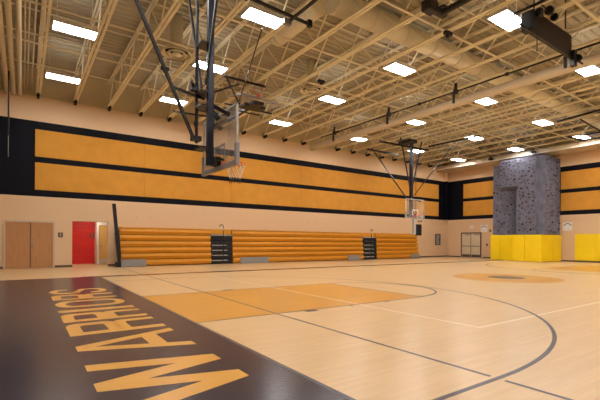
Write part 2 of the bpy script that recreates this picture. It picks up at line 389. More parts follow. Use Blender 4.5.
# ------------------------------------------------------------------ roof joists
JX = [.56+1.53*k for k in range(-3, 21)]
SP = 2.3
jt = thing('roof_joist', (JX[0], 8.2, ZJ), 'x', 'roof joist', 'open-web roof joists')
x = JX[0]
mb = MB(); mb.box(x-.105, x-.02, YB+.1, YW-.12, ZJ, ZJ+.05).box(x+.02, x+.105, YB+.1, YW-.12, ZJ, ZJ+.05); mb.build('bottom_chord', 'tan', jt)
mb = MB(); mb.box(x-.075, x-.02, YB, YW, ZD-.09, ZD-.01).box(x+.02, x+.075, YB, YW, ZD-.09, ZD-.01); mb.build('top_chord', 'tan', jt)
mb = MB(); y = YW-.15; k = 0
while y-SP/2 > YB:
    a = (x, y, ZJ+.03 if k % 2 == 0 else ZD-.05); b_ = (x, y-SP/2, ZD-.05 if k % 2 == 0 else ZJ+.03)
    mb.bar(a, b_, .04, .04)
    y -= SP/2; k += 1
mb.build('web', 'tan', jt)
MB().box(x-.09, x+.09, YW-.14, YW-.01, ZJ-.02, ZJ+.12).box(x-.05, x+.05, YW-.42, YW-.02, ZJ-.16, ZJ).build('bearing_seat', 'dark', jt)
jt['label'] = 'tan open-web roof joist, first counted from the left end of the gym'
for k in range(1, len(JX)):
    copy_thing(jt, (JX[k]-JX[0], 0, 0), 'tan open-web roof joist, %s counted from the left end of the gym' % orn(k))
# bridging lines along X
BY = [-1.2, 1.4, 4.8, 7.9, 11.3, 13.8, 16.6, 18.6]
for k, y in enumerate(BY):
    o = MB().box(XL, XR-.02, y-.035, y+.035, ZJ-.01, ZJ+.03).box(XL, XR-.02, y+.13, y+.17, ZD-.13, ZD-.09).build('bridging_bar', 'tan')
    tag(o, 'thin tan bridging bar tying the joists, %s from the bleacher wall' % orn(len(BY)-1-k), 'bridging', 'bridging bars across the joists')

# ------------------------------------------------------------------ lights
def make_light(x, y, z, label):
    t = thing('ceiling_light', (x, y, z), label, 'ceiling light', 'square lights between the joists')
    mb = MB(); w, h = .62, .31
    mb.box(x-w, x+w, y-h, y+h, z+.05, z+.13); mb.box(x-w, x-w+.02, y-h, y+h, z, z+.05).box(x+w-.02, x+w, y-h, y+h, z, z+.05).box(x-w, x+w, y-h, y-h+.02, z, z+.05).box(x-w, x+w, y+h-.02, y+h, z, z+.05)
    mb.build('housing', 'white', t)
    MB().box(x-.5, x+.5, y-.2, y+.2, z+.132, z+.14).build('added_uplight', 'upglow', t)  # glowing panel added above the housing to brighten the deck
    MB().box(x-w+.02, x+w-.02, y-h+.02, y+h-.02, z+.005, z+.045).build('diffuser', 'frost', t)
    for sx_ in (-1, 1): MB().tube((x+sx_*.5, y, z+.13), (x+sx_*.5, y, ZD), .006, 5).build('hanger', 'tan', t)
    return t
LX = [1.36, 5.98, 12.12, 18.12, 24.05, 29.35]; LY = [19.42, 14.77, 10.6, 6.36, 2.15, -2.1]
rown = ['nearest the bleacher wall', 'second from the bleacher wall', 'third from the bleacher wall', 'fourth from the bleacher wall', 'fifth from the bleacher wall', 'farthest from the bleacher wall']
l0 = None
for j, y in enumerate(LY):
    for i, x in enumerate(LX):
        lab = 'lit white ceiling light in the row %s, %s from the left' % (rown[j], orn(i))
        if l0 is None: l0 = make_light(x, y, 8.12, lab)
        else: copy_thing(l0, (x-LX[0], y-LY[0], 0), lab)

# alcove lamp
t = thing('recessed_lamp', (2.9, YW+1.3, 2.68), 'small warm recessed lamp in the red alcove ceiling', 'ceiling light')
MB().lathe((2.9, YW+1.3, 2.66), [(.0, .0), (.14, .0), (.14, .02)]).build('lens', 'warmlens', t)
MB().lathe((2.9, YW+1.3, 2.66), [(.14, -.005), (.17, -.005), (.17, .04), (.14, .04), (.14, -.005)]).build('trim_ring', 'white', t)

# ------------------------------------------------------------------ air ducts and diffusers
def duct(p, q, r, label, n=24):
    mb = MB(); p, q = Vector(p), Vector(q); mb.tube(p, q, r, n)
    d = (q-p); L_ = d.length; k = int(L_/1.5)
    for j in range(k+1):
        a = p+d*((j+.02)/(k+.1)); b_ = a+d.normalized()*.05; mb.tube(a, b_, r+.02, n)
    o = mb.build('round_duct', 'tan', smooth=True); tag(o, label, 'air duct', 'round ducts in the joist space'); return o
duct((7.85, 9.6, 8.83), (31.5, 9.6, 8.83), .36, 'large tan round duct running lengthwise above the court between the joist webs')
duct((7.7, 10.02, 8.83), (7.7, 12.6, 8.83), .27, 'short tan branch duct running from the main duct towards the bleachers')
for i, (x, y) in enumerate(((4.55, 14.45), (10.63, 14.4))):
    t = thing('round_diffuser', (x, y, 8.1), ['stepped tan round ceiling diffuser left of the near hoop mast', 'stepped tan round ceiling diffuser right of the folded hoop'][i], 'air diffuser', 'round diffusers')
    MB().lathe((x, y, 8.1), [(.50, 0), (.54, .02), (.50, .07), (.40, .10), (.40, .16)], 36).build('outer_ring', 'tan', t, smooth=True)
    MB().lathe((x, y, 8.1), [(.30, -.01), (.36, .01), (.32, .06), (.24, .10)], 36).build('middle_ring', 'tan', t, smooth=True)
    MB().lathe((x, y, 8.1), [(0, -.02), (.18, -.01), (.14, .06)], 36).build('inner_cone', 'tan', t, smooth=True)
    MB().lathe((x, y, 8.1), [(.0, .165), (.40, .165), (.41, .2), (.22, .3), (.22, 1.38), (0, 1.38)], 36).build('neck', 'tan', t, smooth=True)
    MB().lathe((x, y, 8.1), [(0, .11), (.395, .11)], 36).build('dark_throat', 'dark', t)
# lengthwise pipes high on the left
for k, (x, r) in enumerate(((-.62, .09), (-.38, .08), (-.14, .08))):
    o = MB().tube((x, YB+.1, 8.06), (x, YW-.02, 8.06), r, 14).build('roof_pipe', 'tan', smooth=True)
    tag(o, 'tan pipe under the roof at far left, %s of the thick trio' % orn(k), 'pipe', 'thick roof pipes at left')
for k, x in enumerate((.03, .14, .30)):
    o = MB().tube((x, YB+.1, 8.3+.05*k), (x, YW-.02, 8.3+.05*k), .022, 8).build('conduit', 'tan', smooth=True)
    tag(o, 'thin tan conduit beside the thick left pipes, %s from the left' % orn(k), 'conduit', 'thin roof conduits at left')
t = thing('hanging_rod', (-.5, 20.0, 4.7), 'thin black rod hanging before the navy band at far left', 'rod')
MB().tube((-.5, 20.0, 5.6), (-.5, 20.0, 8.17), .03, 8).build('rod', 'black', t)
MB().tube((-.5, 20.0, 4.7), (-.5, 20.0, 5.6), .014, 8).build('cord', 'grey', t)
MB().box(-.53, -.47, 19.97, 20.03, 5.55, 5.65).build('clamp', 'black', t)

# soffit duct by the climbing wall end
t = thing('rectangular_duct', (31.5, 8, 7.82), 'wide cream rectangular duct running along the end wall above the climbing wall', 'air duct')
MB().box(30.55, XR-.03, YB+.05, YW-.03, 7.83, 8.13).build('casing', 'doormetal', t)
for k in range(10): MB().box(30.53, XR-.035, 21.6-2.6*k, 21.66-2.6*k, 7.81, 8.14).build('seam_flange', 'framepaint', t)
MB().box(30.50, 30.55, YB+.05, YW-.03, 7.80, 7.86).build('lit_edge_lip', 'white', t)  # white colour paints in the light caught by the duct edge
for k, y in enumerate((17.2, 14.0)):
    o = MB().box(30.2, 30.5, y-.12, y+.12, 7.86, 8.02).box(30.28, 30.34, y-.04, y+.04, 8.02, ZJ).build('duct_sensor_box', 'dark')
    tag(o, 'small black box under the roof edge above the climbing wall, %s one' % ['left', 'right'][k], 'box', 'black boxes above climbing wall')
# corner downpipe
o = MB().box(31.95, 32.2, YW-.28, YW-.001, 3.38, 7.8).build('corner_downpipe', 'wall'); tag(o, 'square painted downpipe in the far corner of the gym', 'pipe')

# ------------------------------------------------------------------ divider curtain
t = thing('divider_curtain', (15.6, 8.2, 7.5), 'rolled tan divider curtain slung under the joists at mid court', 'divider curtain')
MB().tube((15.75, -4.5, 7.55), (15.75, 21.3, 7.55), .19, 18).build('rolled_fabric', 'doormetal', t, smooth=True)
MB().tube((15.75, -4.7, 7.55), (15.75, -4.5, 7.55), .05, 10).tube((15.75, 21.3, 7.55), (15.75, 21.5, 7.55), .05, 10).build('roll_core', 'black', t)
MB().tube((15.2, -4.6, 7.82), (15.2, 19.6, 7.82), .035, 10).build('drive_shaft', 'black', t)
for y in (18.3, 14.0, 10.2, 5.9, 1.5):
    MB().box(15.1, 15.3, y-.06, y+.06, 7.72, 7.92).box(15.17, 15.23, y-.05, y+.05, 7.9, ZJ).box(15.16, 15.24, y+.06, y+.14, 7.35, 7.8).build('shaft_hanger', 'black', t)
for y in (18.0, 12.1, 8.0, 3.7):
    MB().tube((15.2, y-.05, 7.82), (15.2, y+.05, 7.82), .07, 12).build('strap_drum', 'black', t)
mb = MB()
for y in (16.2, 12.1, 8.0, 3.7): mb.tube((15.75, y-.03, 7.55), (15.75, y+.03, 7.55), .178, 18).bar((15.75, y, 7.72), (15.6, y, ZJ), .04, .01)
mb.build('strap', 'framepaint', t)

# black panel unit hung near the curtain
t = thing('hung_black_panel', (13.4, 5.6, 7.4), 'wide dark brown panel unit hung from the joists beside the divider curtain', 'hung panel')
MB().box(12.05, 14.66, 5.6, 5.7, 7.40, 8.12).build('panel', 'brownpanel', t, bevel=.02)
MB().tube((11.2, 5.56, 7.38), (15.4, 5.56, 7.38), .028, 8).build('lower_rail', 'black', t)
MB().box(11.72, 12.05, 5.45, 5.8, 7.42, 7.95).build('motor_housing', 'black', t, bevel=.03)
MB().box(11.85, 12.05, 5.3, 5.45, 7.75, 7.98).build('gear_cover', 'black', t, bevel=.03)
MB().lathe((12.3, 5.3, 8.02), [(0, 0), (.12, 0), (.12, .1), (0, .1)], 18, 'X').build('pulley', 'black', t)
MB().lathe((12.75, 5.35, 8.0), [(0, 0), (.1, 0), (.1, .1), (0, .1)], 18, 'X').build('pulley', 'black', t)
MB().tube((11.9, 5.3, 8.02), (13.0, 5.35, 8.02), .02, 6).build('axle', 'black', t)
MB().box(14.55, 14.75, 5.48, 5.62, 7.1, 7.6).build('bracket', 'black', t)
MB().lathe((14.8, 5.5, 7.4), [(0, 0), (.12, 0), (.12, .1), (0, .1)], 18, 'X').build('pulley', 'black', t)
MB().tube((12.3, 5.6, 7.4), (12.3, 5.6, 6.95), .014, 6).build('pull_cord', 'black', t)
for x in (12.3, 14.4): MB().tube((x, 5.69, 7.94), (x, 5.69, ZD-.05), .02, 6).build('hanger', 'black', t)
MB().bar((11.9, 5.0, 8.12), (11.9, 6.4, 8.12), .06, .06).build('support_rail', 'black', t)

# black clamp unit at the top edge
t = thing('hoist_motor', (9.7, 7.2, 7.9), 'black hoist motor clamped to the joists at the top centre right', 'hoist motor')
MB().box(9.2, 9.6, 7.0, 7.3, 7.85, 8.15).build('gearbox', 'black', t, bevel=.03)
MB().tube((9.6, 7.15, 8.0), (10.05, 7.15, 8.0), .13, 16).build('motor_drum', 'black', t)
MB().tube((9.9, 7.15, 7.98), (9.9, 4.4, 7.98), .09, 12).build('shaft', 'black', t)
mb = MB()
for x in (9.3, 9.85): mb.bar((x, 7.1, 8.1), (x, 7.1, ZJ+.3), .05, .05)
mb.bar((8.9, 7.1, ZJ+.04), (10.2, 7.1, ZJ+.04), .06, .06); mb.build('bracket', 'black', t)
for i, (x, y) in enumerate(((11.4, 8.35), (13.2, 8.6), (15.9, 9.0))):
    pass
for i, (x, y, lb) in enumerate(((11.25, 7.85, 'small black clamp box under a joist left of the hung brown panel'), (4.55, 15.9, 'small black clamp under a joist at upper left'), (10.3, 13.3, 'small black clamp box under the right round diffuser'))):
    o = MB().box(x-.16, x+.16, y-.07, y+.07, 8.05, 8.165).box(x-.05, x+.05, y-.05, y+.05, 7.98, 8.05).build('joist_clamp', 'black', bevel=.01); tag(o, lb, 'clamp')

# ------------------------------------------------------------------ basketball hoops
def backboard(t, T, transparent=True):
    # local frame: board in plane x = 0 facing +x, centre bottom at z = 0, width along y
    W, H = .915, 1.22
    g = MB().box(-.012, 0, -W+.03, W-.03, .04, H-.03).xf(T).build('glass_panel', 'glass', t)
    mb = MB().box(-.03, .008, -W, -W+.04, .0, H).box(-.03, .008, W-.04, W, .0, H).box(-.03, .008, -W, W, H-.04, H).box(-.03, .008, -W, W, 0, .05)
    fr = mb.xf(T).build('board_frame', 'lgrey', t)
    mb = MB().box(-.06, .03, -W-.03, W+.03, -.05, .055).box(-.06, .03, -W-.03, -W+.05, .05, .40).box(-.06, .03, W-.05, W+.03, .05, .40)
    mb.xf(T).build('edge_padding', 'pad', t, bevel=.015)
    mb = MB().box(.001, .004, -.30, -.25, .16, .52).box(.001, .004, .25, .30, .16, .52).box(.001, .004, -.25, .25, .47, .52).box(.001, .004, -.25, .25, .16, .20)
    mb.xf(T).build('target_square', 'white', t)
    R_ = .2286; zr = .15
    mb = MB(); mb.torus((.38, 0, zr), R_, .012, 36, 8); mb.box(.0, .012, -.11, .11, zr-.12, zr+.03); mb.box(.0, .17, -.07, .07, zr-.02, zr)
    mb.bar((.02, .07, zr-.1), (.2, .13, zr), .012, .012).bar((.02, -.07, zr-.1), (.2, -.13, zr), .012, .012)
    rim = mb.xf(T).build('rim', 'orange', t)
    def net(z0, z1, r0, r1, n, m, name):
        mb = MB(); rows = 3 if name == 'net' else 1
        for r in range(rows):
            for k in range(12):
                for sg in (0, 1):
                    a0 = 2*PI*(k+.5*(r % 2))/12; a1 = a0+(PI/12)*(1 if sg else -1)
                    ta, tb = r/rows, (r+1)/rows
                    ra, rb = r0+(r1-r0)*ta, r0+(r1-r0)*tb
                    za, zb = z0+(z1-z0)*ta, z0+(z1-z0)*tb
                    mb.tube((.38+ra*math.cos(a0), ra*math.sin(a0), za), (.38+rb*math.cos(a1), rb*math.sin(a1), zb), .0045, 4)
        return mb.xf(T).build(name, m, par)
    par = t; par = net(zr-.01, zr-.33, R_, .125, 3, 'net', 'net'); net(zr-.33, zr-.44, .125, .13, 1, 'netdark', 'net_tail')

# near hoop, lowered. mast at X 3.25, board at X 3.58 facing +X
NY = 8.28; ZBd = 2.96
t = thing('basketball_hoop', (3.25, NY, 2.9), 'large lowered basketball hoop with glass backboard and dark mast hanging over the left lane', 'basketball hoop', 'ceiling hung basketball hoops')
backboard(t, Matrix.Translation((3.58, NY, ZBd)))
MB().box(3.25, 3.38, NY-.145, NY-.02, 2.98, 8.1).build('mast', 'mast', t, bevel=.01)
MB().tube((3.12, NY+.2, 3.5), (3.12, NY+.2, 8.15), .035, 10).build('side_tube', 'mast', t)
for z in (4.55, 4.25, 3.35, 5.6): MB().box(3.09, 3.385, NY-.15, NY+.24, z, z+.03).build('mast_collar', 'mast', t)
MB().bar((3.05, NY+.2, 3.6), (.95, NY+.2, 8.15), .06, .06).box(3.0, 3.2, NY+.1, NY+.26, 3.54, 3.64).build('rear_brace', 'black', t)
for sg in (1, -1):
    MB().bar((3.2, NY+sg*.12, 4.7), (3.2, NY+sg*1.35, 8.15), .045, .045).build('side_brace', 'black', t)
MB().bar((3.33, NY-.0, 4.35), (3.55, NY-.55, 4.02), .05, .08).bar((3.33, NY, 4.35), (3.55, NY+.55, 4.02), .05, .08).bar((3.3, NY, 3.2), (3.55, NY-.3, 3.1), .05, .05).bar((3.3, NY, 3.2), (3.55, NY+.3, 3.1), .05, .05).bar((3.3, NY, 4.28), (3.55, NY, 4.05), .06, .1).build('board_arms', 'black', t)
MB().box(3.46, 3.56, NY-.12, NY+.12, 3.0, 3.2).tube((3.38, NY-.1, 3.1), (3.46, NY-.1, 3.1), .09, 14).build('rim_mount', 'black', t)
MB().bar((2.55, NY+.2, 4.62), (3.3, NY+.2, 4.5), .05, .05).bar((2.9, NY-.1, 4.72), (3.25, NY+.5, 4.62), .05, .05).bar((3.25, NY+.5, 4.62), (3.6, NY-.9, 4.55), .03, .03).box(2.95, 3.1, NY+.05, NY+.2, 4.6, 4.72).build('lift_linkage', 'black', t)
MB().bar((.6, NY-1.6, ZJ-.06), (.6, NY+1.6, ZJ-.06), .08, .08).bar((3.2, NY-1.7, ZJ-.06), (3.2, NY+1.7, ZJ-.06), .08, .08).bar((.4, NY+.2, ZJ-.06), (3.6, NY+.2, ZJ-.06), .08, .08).build('ceiling_frame', 'black', t)

# ceiling bars near the top centre (fold rig)
t = thing('hoop_lift_rail', (5.9, 9.8, 7.9), 'black steel rail frame under the joists above the large bright light at top', 'lift rail')
MB().bar((4.9, 9.73, 8.0), (7.2, 9.86, 8.0), .07, .07).build('long_rail', 'black', t)
MB().bar((6.55, 10.15, 7.98), (6.55, 6.8, 7.98), .07, .07).build('cross_rail', 'black', t)
MB().box(6.35, 6.6, 9.98, 10.12, 7.86, 8.02).build('clamp', 'grey', t)
MB().box(4.86, 5.0, 9.66, 9.8, 7.92, 8.12).box(7.1, 7.24, 9.8, 9.92, 7.92, 8.12).build('end_clamp', 'black', t)

# folded cross-court hoop (board lying flat under the joists)
t = thing('folded_basketball_hoop', (8.2, 15.0, 7.3), 'cross-court basketball hoop folded flat under the joists beside the near mast', 'basketball hoop', 'folded basketball hoops')
def flatT(cx, cy, cz, rz, tilt):
    return Matrix.Translation((cx, cy, cz)) @ Matrix.Rotation(rz, 4, 'Z') @ Matrix.Rotation(tilt, 4, 'Y')
T = flatT(8.4, 15.2, 7.56, -PI/2+.03, -math.radians(78)); backboard(t, T)
MB().box(8.08, 8.24, 14.9, 19.6, 7.16, 7.30).build('mast', 'mast', t)
MB().bar((7.0, 15.7, 7.18), (9.3, 15.7, 7.18), .07, .07).bar((7.2, 16.3, 7.2), (9.0, 16.3, 7.2), .05, .05).box(8.1, 8.2, 15.6, 16.3, 7.14, 7.22).box(7.7, 8.7, 15.2, 15.72, 7.12, 7.24).box(7.9, 8.4, 14.8, 15.2, 7.12, 7.26).build('board_arms', 'black', t, bevel=.01)
MB().bar((6.6, 14.9, 7.98), (8.5, 14.9, 7.98), .07, .07).build('ceiling_rail', 'black', t); MB().bar((6.3, 20.5, 7.98), (8.6, 20.2, 7.98), .07, .07).build('ceiling_rail', 'black', t)
MB().bar((7.5, 15.4, 7.22), (6.1, 10.9, 8.0), .035, .035).bar((7.6, 15.5, 7.2), (6.7, 14.9, 7.98), .05, .05).build('fold_brace', 'black', t)
MB().tube((8.16, 19.6, 7.23), (8.16, 19.6, 8.15), .04, 8).tube((7.2, 19.6, 8.0), (9.1, 19.6, 8.0), .05, 8).build('pivot', 'black', t)

# lowered cross-court hoop far right by the bleachers, facing -Y
FX, FY = 21.0, 17.3
t = thing('cross_court_hoop', (FX, FY, 2.9), 'small lowered basketball hoop on a far hanging mast before the right end of the bleachers', 'basketball hoop', 'ceiling hung basketball hoops')
T = Matrix.Translation((FX, FY-.3, 2.93)) @ Matrix.Rotation(-PI/2, 4, 'Z')
backboard(t, T)
MB().box(FX-.09, FX+.09, FY-.05, FY+.13, 3.0, 8.1).build('mast', 'mast', t)
MB().bar((FX, FY, 3.2), (FX, FY-.3, 3.1), .3, .1).bar((FX, FY, 4.3), (FX-.5, FY-.32, 4.0), .06, .08).bar((FX, FY, 4.3), (FX+.5, FY-.32, 4.0), .06, .08).build('board_arms', 'black', t)
for dx in (-1.0, 1.0):
    MB().bar((FX+dx*.1, FY+.05, 4.9), (FX+dx*1.05, FY+.05, 8.1), .06, .06).build('side_brace', 'black', t)
MB().bar((FX-.1, FY+.2, 4.1), (FX-.6, FY+3.1, 8.05), .06, .06).build('rear_brace', 'black', t)
MB().bar((FX+.15, FY-.05, 4.4), (23.7, 15.9, 8.05), .05, .05).build('lift_cable', 'black', t)
MB().bar((19.0, FY+1.0, 7.88), (23.6, FY+.7, 7.88), .1, .1).bar((20.0, FY+3.1, 7.9), (23.2, FY+3.1, 7.9), .1, .1).bar((23.0, FY+.2, 7.97), (23.2, 13.9, 7.97), .09, .09).box(FX-.3, FX+.4, FY-.1, FY+.9, 7.9, 8.1).build('ceiling_frame', 'black', t)
# folded main hoop at the far right
t = thing('folded_end_hoop', (25.5, 8.2, 7.3), 'end-court basketball hoop folded under the joists at the right edge of the photo', 'basketball hoop', 'folded basketball hoops')
T = flatT(26.2, 8.2, 7.38, PI, -math.radians(84)); backboard(t, T)
MB().box(26.2, 29.5, 8.12, 8.28, 7.1, 7.24).build('mast', 'mast', t)
MB().bar((23.9, 9.8, 7.97), (23.2, 6.4, 7.97), .09, .09).bar((26.6, 9.7, 7.6), (26.6, 6.8, 7.6), .08, .08).bar((25.4, 9.9, 7.4), (27.2, 9.6, 7.4), .08, .08).build('ceiling_frame', 'black', t)
MB().bar((26.3, 8.9, 7.2), (26.3, 7.2, 7.2), .12, .08).bar((26.3, 8.2, 7.22), (24.2, 7.5, 7.97), .05, .05).bar((26.3, 8.2, 7.22), (24.4, 8.9, 7.97), .05, .05).build('board_arms', 'black', t)
MB().tube((29.4, 8.2, 7.2), (29.4, 8.2, 8.15), .05, 8).build('pivot', 'black', t)

# ------------------------------------------------------------------ bleachers
YF = 21.5
def bank(x0, x1, panels, label):
    t = thing('bleacher_bank', ((x0+x1)/2, YF, 0), label, 'bleachers', 'folded gold bleacher banks')
    zs = [.05, .37, .69, 1.01, 1.33, 1.65]
    for k, z in enumerate(zs):
        yf = YF+.035*k
        ztop = z+.29
        a = x0; 
        mb = MB(); zm = z+.15
        mb.hexa([(x0, yf+.09, z), (x1, yf+.09, z), (x1, yf+.4, z), (x0, yf+.4, z), (x0, yf, zm), (x1, yf, zm), (x1, yf+.4, zm), (x0, yf+.4, zm)])
        mb.hexa([(x0, yf, zm), (x1, yf, zm), (x1, yf+.4, zm), (x0, yf+.4, zm), (x0, yf+.02, ztop), (x1, yf+.02, ztop), (x1, yf+.4, ztop), (x0, yf+.4, ztop)])
        mb.build('seat_row', 'seat', t)
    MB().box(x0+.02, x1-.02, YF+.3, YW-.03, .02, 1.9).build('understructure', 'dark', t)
    MB().box(x0, x1, YF+.2, YW-.03, 1.955, 2.02).build('top_deck', 'seat', t, bevel=.015)
    for (a, b_) in panels:
        MB().box(a, b_, YF-.06, YF-.004, .01, .37).build('grey_front_panel', 'grey', t, bevel=.008)
    return t
bank(4.04, 8.84, [(4.04, 5.25)], 'left folded gold bleacher bank with a grey box at its left end')
bank(10.2, 20.8, [(10.65, 12.6), (19.2, 20.35)], 'long middle folded gold bleacher bank between the two dark stair aisles')
bank(22.2, 27.1, [(26.1, 27.1)], 'right folded gold bleacher bank below the far hoop')
for i, (x0, x1) in enumerate(((8.86, 10.18), (20.82, 22.18))):
    t = thing('aisle_stairs', ((x0+x1)/2, YF, 0), ['dark folded aisle stairs between left and middle bleacher banks', 'dark folded aisle stairs between middle and right bleacher banks'][i], 'aisle stairs', 'bleacher aisle stairs')
    MB().box(x0, x1, YF+.1, YW-.05, .02, 1.62).build('carcass', 'dark', t)
    for k in range(6):
        z = .1+.29*k
        MB().box(x0+.05, x1-.35, YF+.03*k-.02, YF+.03*k+.12, z+.1, z+.14).build('step_nosing', 'lgrey', t)
        MB().box(x0+.02, x1-.02, YF+.03*k, YF+.03*k+.2, z-.04, z+.09).build('step_box', 'black', t)
    MB().box(x0, x1, YF+.15, YW-.05, 1.62, 1.70).build('top_tread', 'grey', t)
    MB().box(x0, x1, YF+.3, YW-.03, 1.72, 2.02).build('top_deck', 'seat', t)
    xm = x0+.68; t2 = thing('aisle_handrail', (xm, YF-.04, .1), ['hooked black handrail standing in the left aisle stairs', 'hooked black handrail standing in the right aisle stairs'][i], 'handrail', 'bleacher aisle handrails')
    pts = [(xm-.02, YF-.05, .12), (xm, YF-.05, 1.5), (xm, YF-.05, 2.12)]
    post = MB().path(pts, .024, 8).build('post', 'black', t2)
    hook = [(xm+.12*math.cos(a)-.12, YF-.05, 2.14+.14*math.sin(a)) for a in [math.radians(x) for x in range(0, 200, 20)]]
    if i: hook = [(2*xm-p[0]-.1, p[1], p[2]) for p in hook]
    MB().path(hook, .022, 8).build('hook', 'black', post)
    MB().box(xm-.07, xm+.02, YF-.07, YF-.03, 1.95, 2.1).build('label_plate', 'lgrey', post)
    MB().path([(xm-.25, YF-.05, .5), (xm+.25, YF-.05, 1.05), (xm-.2, YF-.05, 1.4)], .016, 6).build('folded_rail', 'black', t2)
# slanted black end rail
t = thing('bleacher_end_rail', (3.95, 21.4, 0), 'slanted black padded end rail leaning at the left end of bleachers', 'end rail')
MB().hexa([(3.88, 21.3, .25), (4.02, 21.3, .25), (4.02, 21.46, .25), (3.88, 21.46, .25), (3.60, 21.3, 3.15), (3.76, 21.3, 3.15), (3.76, 21.46, 3.15), (3.60, 21.46, 3.15)]).build('rail_board', 'black', t, bevel=.02)
MB().hexa([(3.82, 21.26, .5), (4.01, 21.26, .5), (4.01, 21.3, .5), (3.82, 21.3, .5), (3.70, 21.26, 1.7), (3.92, 21.26, 1.7), (3.92, 21.3, 1.7), (3.70, 21.3, 1.7)]).build('rail_pad', 'black', t)
MB().box(3.84, 4.02, 21.3, 21.9, 0, .25).build('foot', 'dark', t)

# dark wall pad/box below far hoop
t = thing('winch_cabinet', (26.5, 20.9, 1.6), 'black hanging control box below the far hoop at the end of the bleachers', 'control box')
MB().box(24.35, 25.0, 19.6, 19.8, 1.85, 2.7).build('cabinet', 'dark', t, bevel=.03)
MB().box(24.12, 24.35, 19.62, 19.78, 1.9, 3.3).build('side_plate', 'lgrey', t)
MB().tube((24.4, 19.7, 2.7), (24.4, 19.7, 8.17), .02, 6).build('suspension_rod', 'black', t)

# ------------------------------------------------------------------ climbing wall
CX = 29.6
t = thing('climbing_wall', (31, 15, 0), 'tall grey textured climbing wall with overhang and coloured holds in the far right', 'climbing wall')
xb = XR-.02
ZC = 7.5
MB().prism([(30.1, 16.85), (30.1, 16.05), (xb, 16.05), (xb, 16.85)], 1.95, 7.3).build('left_face', 'climb', t)
mb = MB().hexa([(30.05, 14.78, 5.35), (xb, 14.78, 5.35), (xb, 16.08, 5.35), (30.05, 16.08, 5.35), (CX, 14.78, 5.5), (xb, 14.78, 5.5), (xb, 16.08, 5.5), (CX, 16.08, 5.5)])
mb.box(CX, xb, 14.78, 16.08, 5.5, ZC); mb.build('overhang', 'climb', t)
MB().prism([(30.75, 14.78), (xb, 14.78), (xb, 16.06), (30.1, 16.06)][::1], 1.95, 5.36).build('niche_face', 'climb', t)
MB().prism([(CX, 13.5), (xb, 13.5), (xb, 14.8), (CX, 14.8)], 1.95, ZC).build('front_column', 'climb', t)
MB().prism([(30.05, 13.1), (xb, 13.1), (xb, 13.5), (29.95, 13.5)], 1.95, ZC+.03).build('side_face', 'climb', t)
# holds: (plane, coords)
hold_m = ['hold_navy', 'hold_black', 'hold_grey', 'hold_maroon', 'hold_pale']
M['hold_navy'] = mat('navy_hold', srgb(32, 34, 62), .6); M['hold_black'] = mat('black_hold', srgb(24, 22, 28), .6)
M['hold_grey'] = mat('grey_hold', srgb(64, 60, 70), .6); M['hold_maroon'] = mat('maroon_hold', srgb(70, 36, 46), .6); M['hold_pale'] = mat('pale_hold', srgb(150, 146, 158), .6)
def hold_mb(mb, p, n, sz):
    # lumpy faceted dome on a plane with normal n
    n = Vector(n); a = Vector((0, 0, 1)); u = n.cross(a).normalized(); v = a; p = Vector(p)
    i = len(mb.v); K = 7
    ph = random.random()*6; sq = random.uniform(.55, 1)
    R1 = [sz*random.uniform(.8, 1.15) for _ in range(K)]
    for lev, (rr, hh) in enumerate(((1, 0), (.8, .45), (.35, .75))):
        for k in range(K):
            an = ph+2*PI*k/K; mb.v.append(tuple(p+u*math.cos(an)*R1[k]*rr+v*math.sin(an)*R1[k]*rr*sq+n*hh*sz))
    for l in range(2):
        for k in range(K):
            j = (k+1) % K; mb.f.append([i+l*K+k, i+l*K+j, i+(l+1)*K+j, i+(l+1)*K+k]); mb.mi.append(mb.cur)
    mb.f.append([i+2*K+k for k in range(K)]); mb.mi.append(mb.cur)
spots = []
def scatter(n, fn, nrm):
    pts = []; tries = 0
    while len(pts) < n and tries < 4000:
        tries += 1
        p = fn(random.random(), random.random())
        if all((Vector(p)-Vector(q)).length > .22 for q in pts): pts.append(p)
    for p in pts: spots.append((p, nrm))
lerp = lambda a, b_, t_: a+(b_-a)*t_
scatter(58, lambda a, b_: (CX, lerp(14.85, 16.0, a), lerp(5.6, 7.42, b_)), (-1, 0, 0))
scatter(70, lambda a, b_: (CX, lerp(13.58, 14.75, a), lerp(2.1, 7.42, b_)), (-1, 0, 0))
scatter(26, lambda a, b_: (30.1, lerp(16.15, 16.8, a), lerp(2.1, 7.2, b_)), (-1, 0, 0))
scatter(34, lambda a, b_: (lerp(30.75, 30.1, a)-.03, lerp(14.85, 16.0, a), lerp(2.1, 5.2, b_)), (-.89, .45, 0))
scatter(60, lambda a, b_: (lerp(30.2, 32.4, a), 13.1, lerp(2.1, 7.42, b_)), (0, -1, 0))
random.shuffle(spots)
rest = MB()
for k, (p, n) in enumerate(spots):
    sz = random.choice([.05, .06, .07, .085])
    if k < 96:
        mb = MB(); hold_mb(mb, p, n, sz*1.15); mb.build('climbing_hold', random.choice(hold_m[:4] if k % 6 else hold_m), t)
    else:
        rest.cur = random.randrange(4); hold_mb(rest, p, n, sz)
o = rest.build('small_climbing_holds', hold_m[:4], t); o['kind'] = 'stuff'
o = None
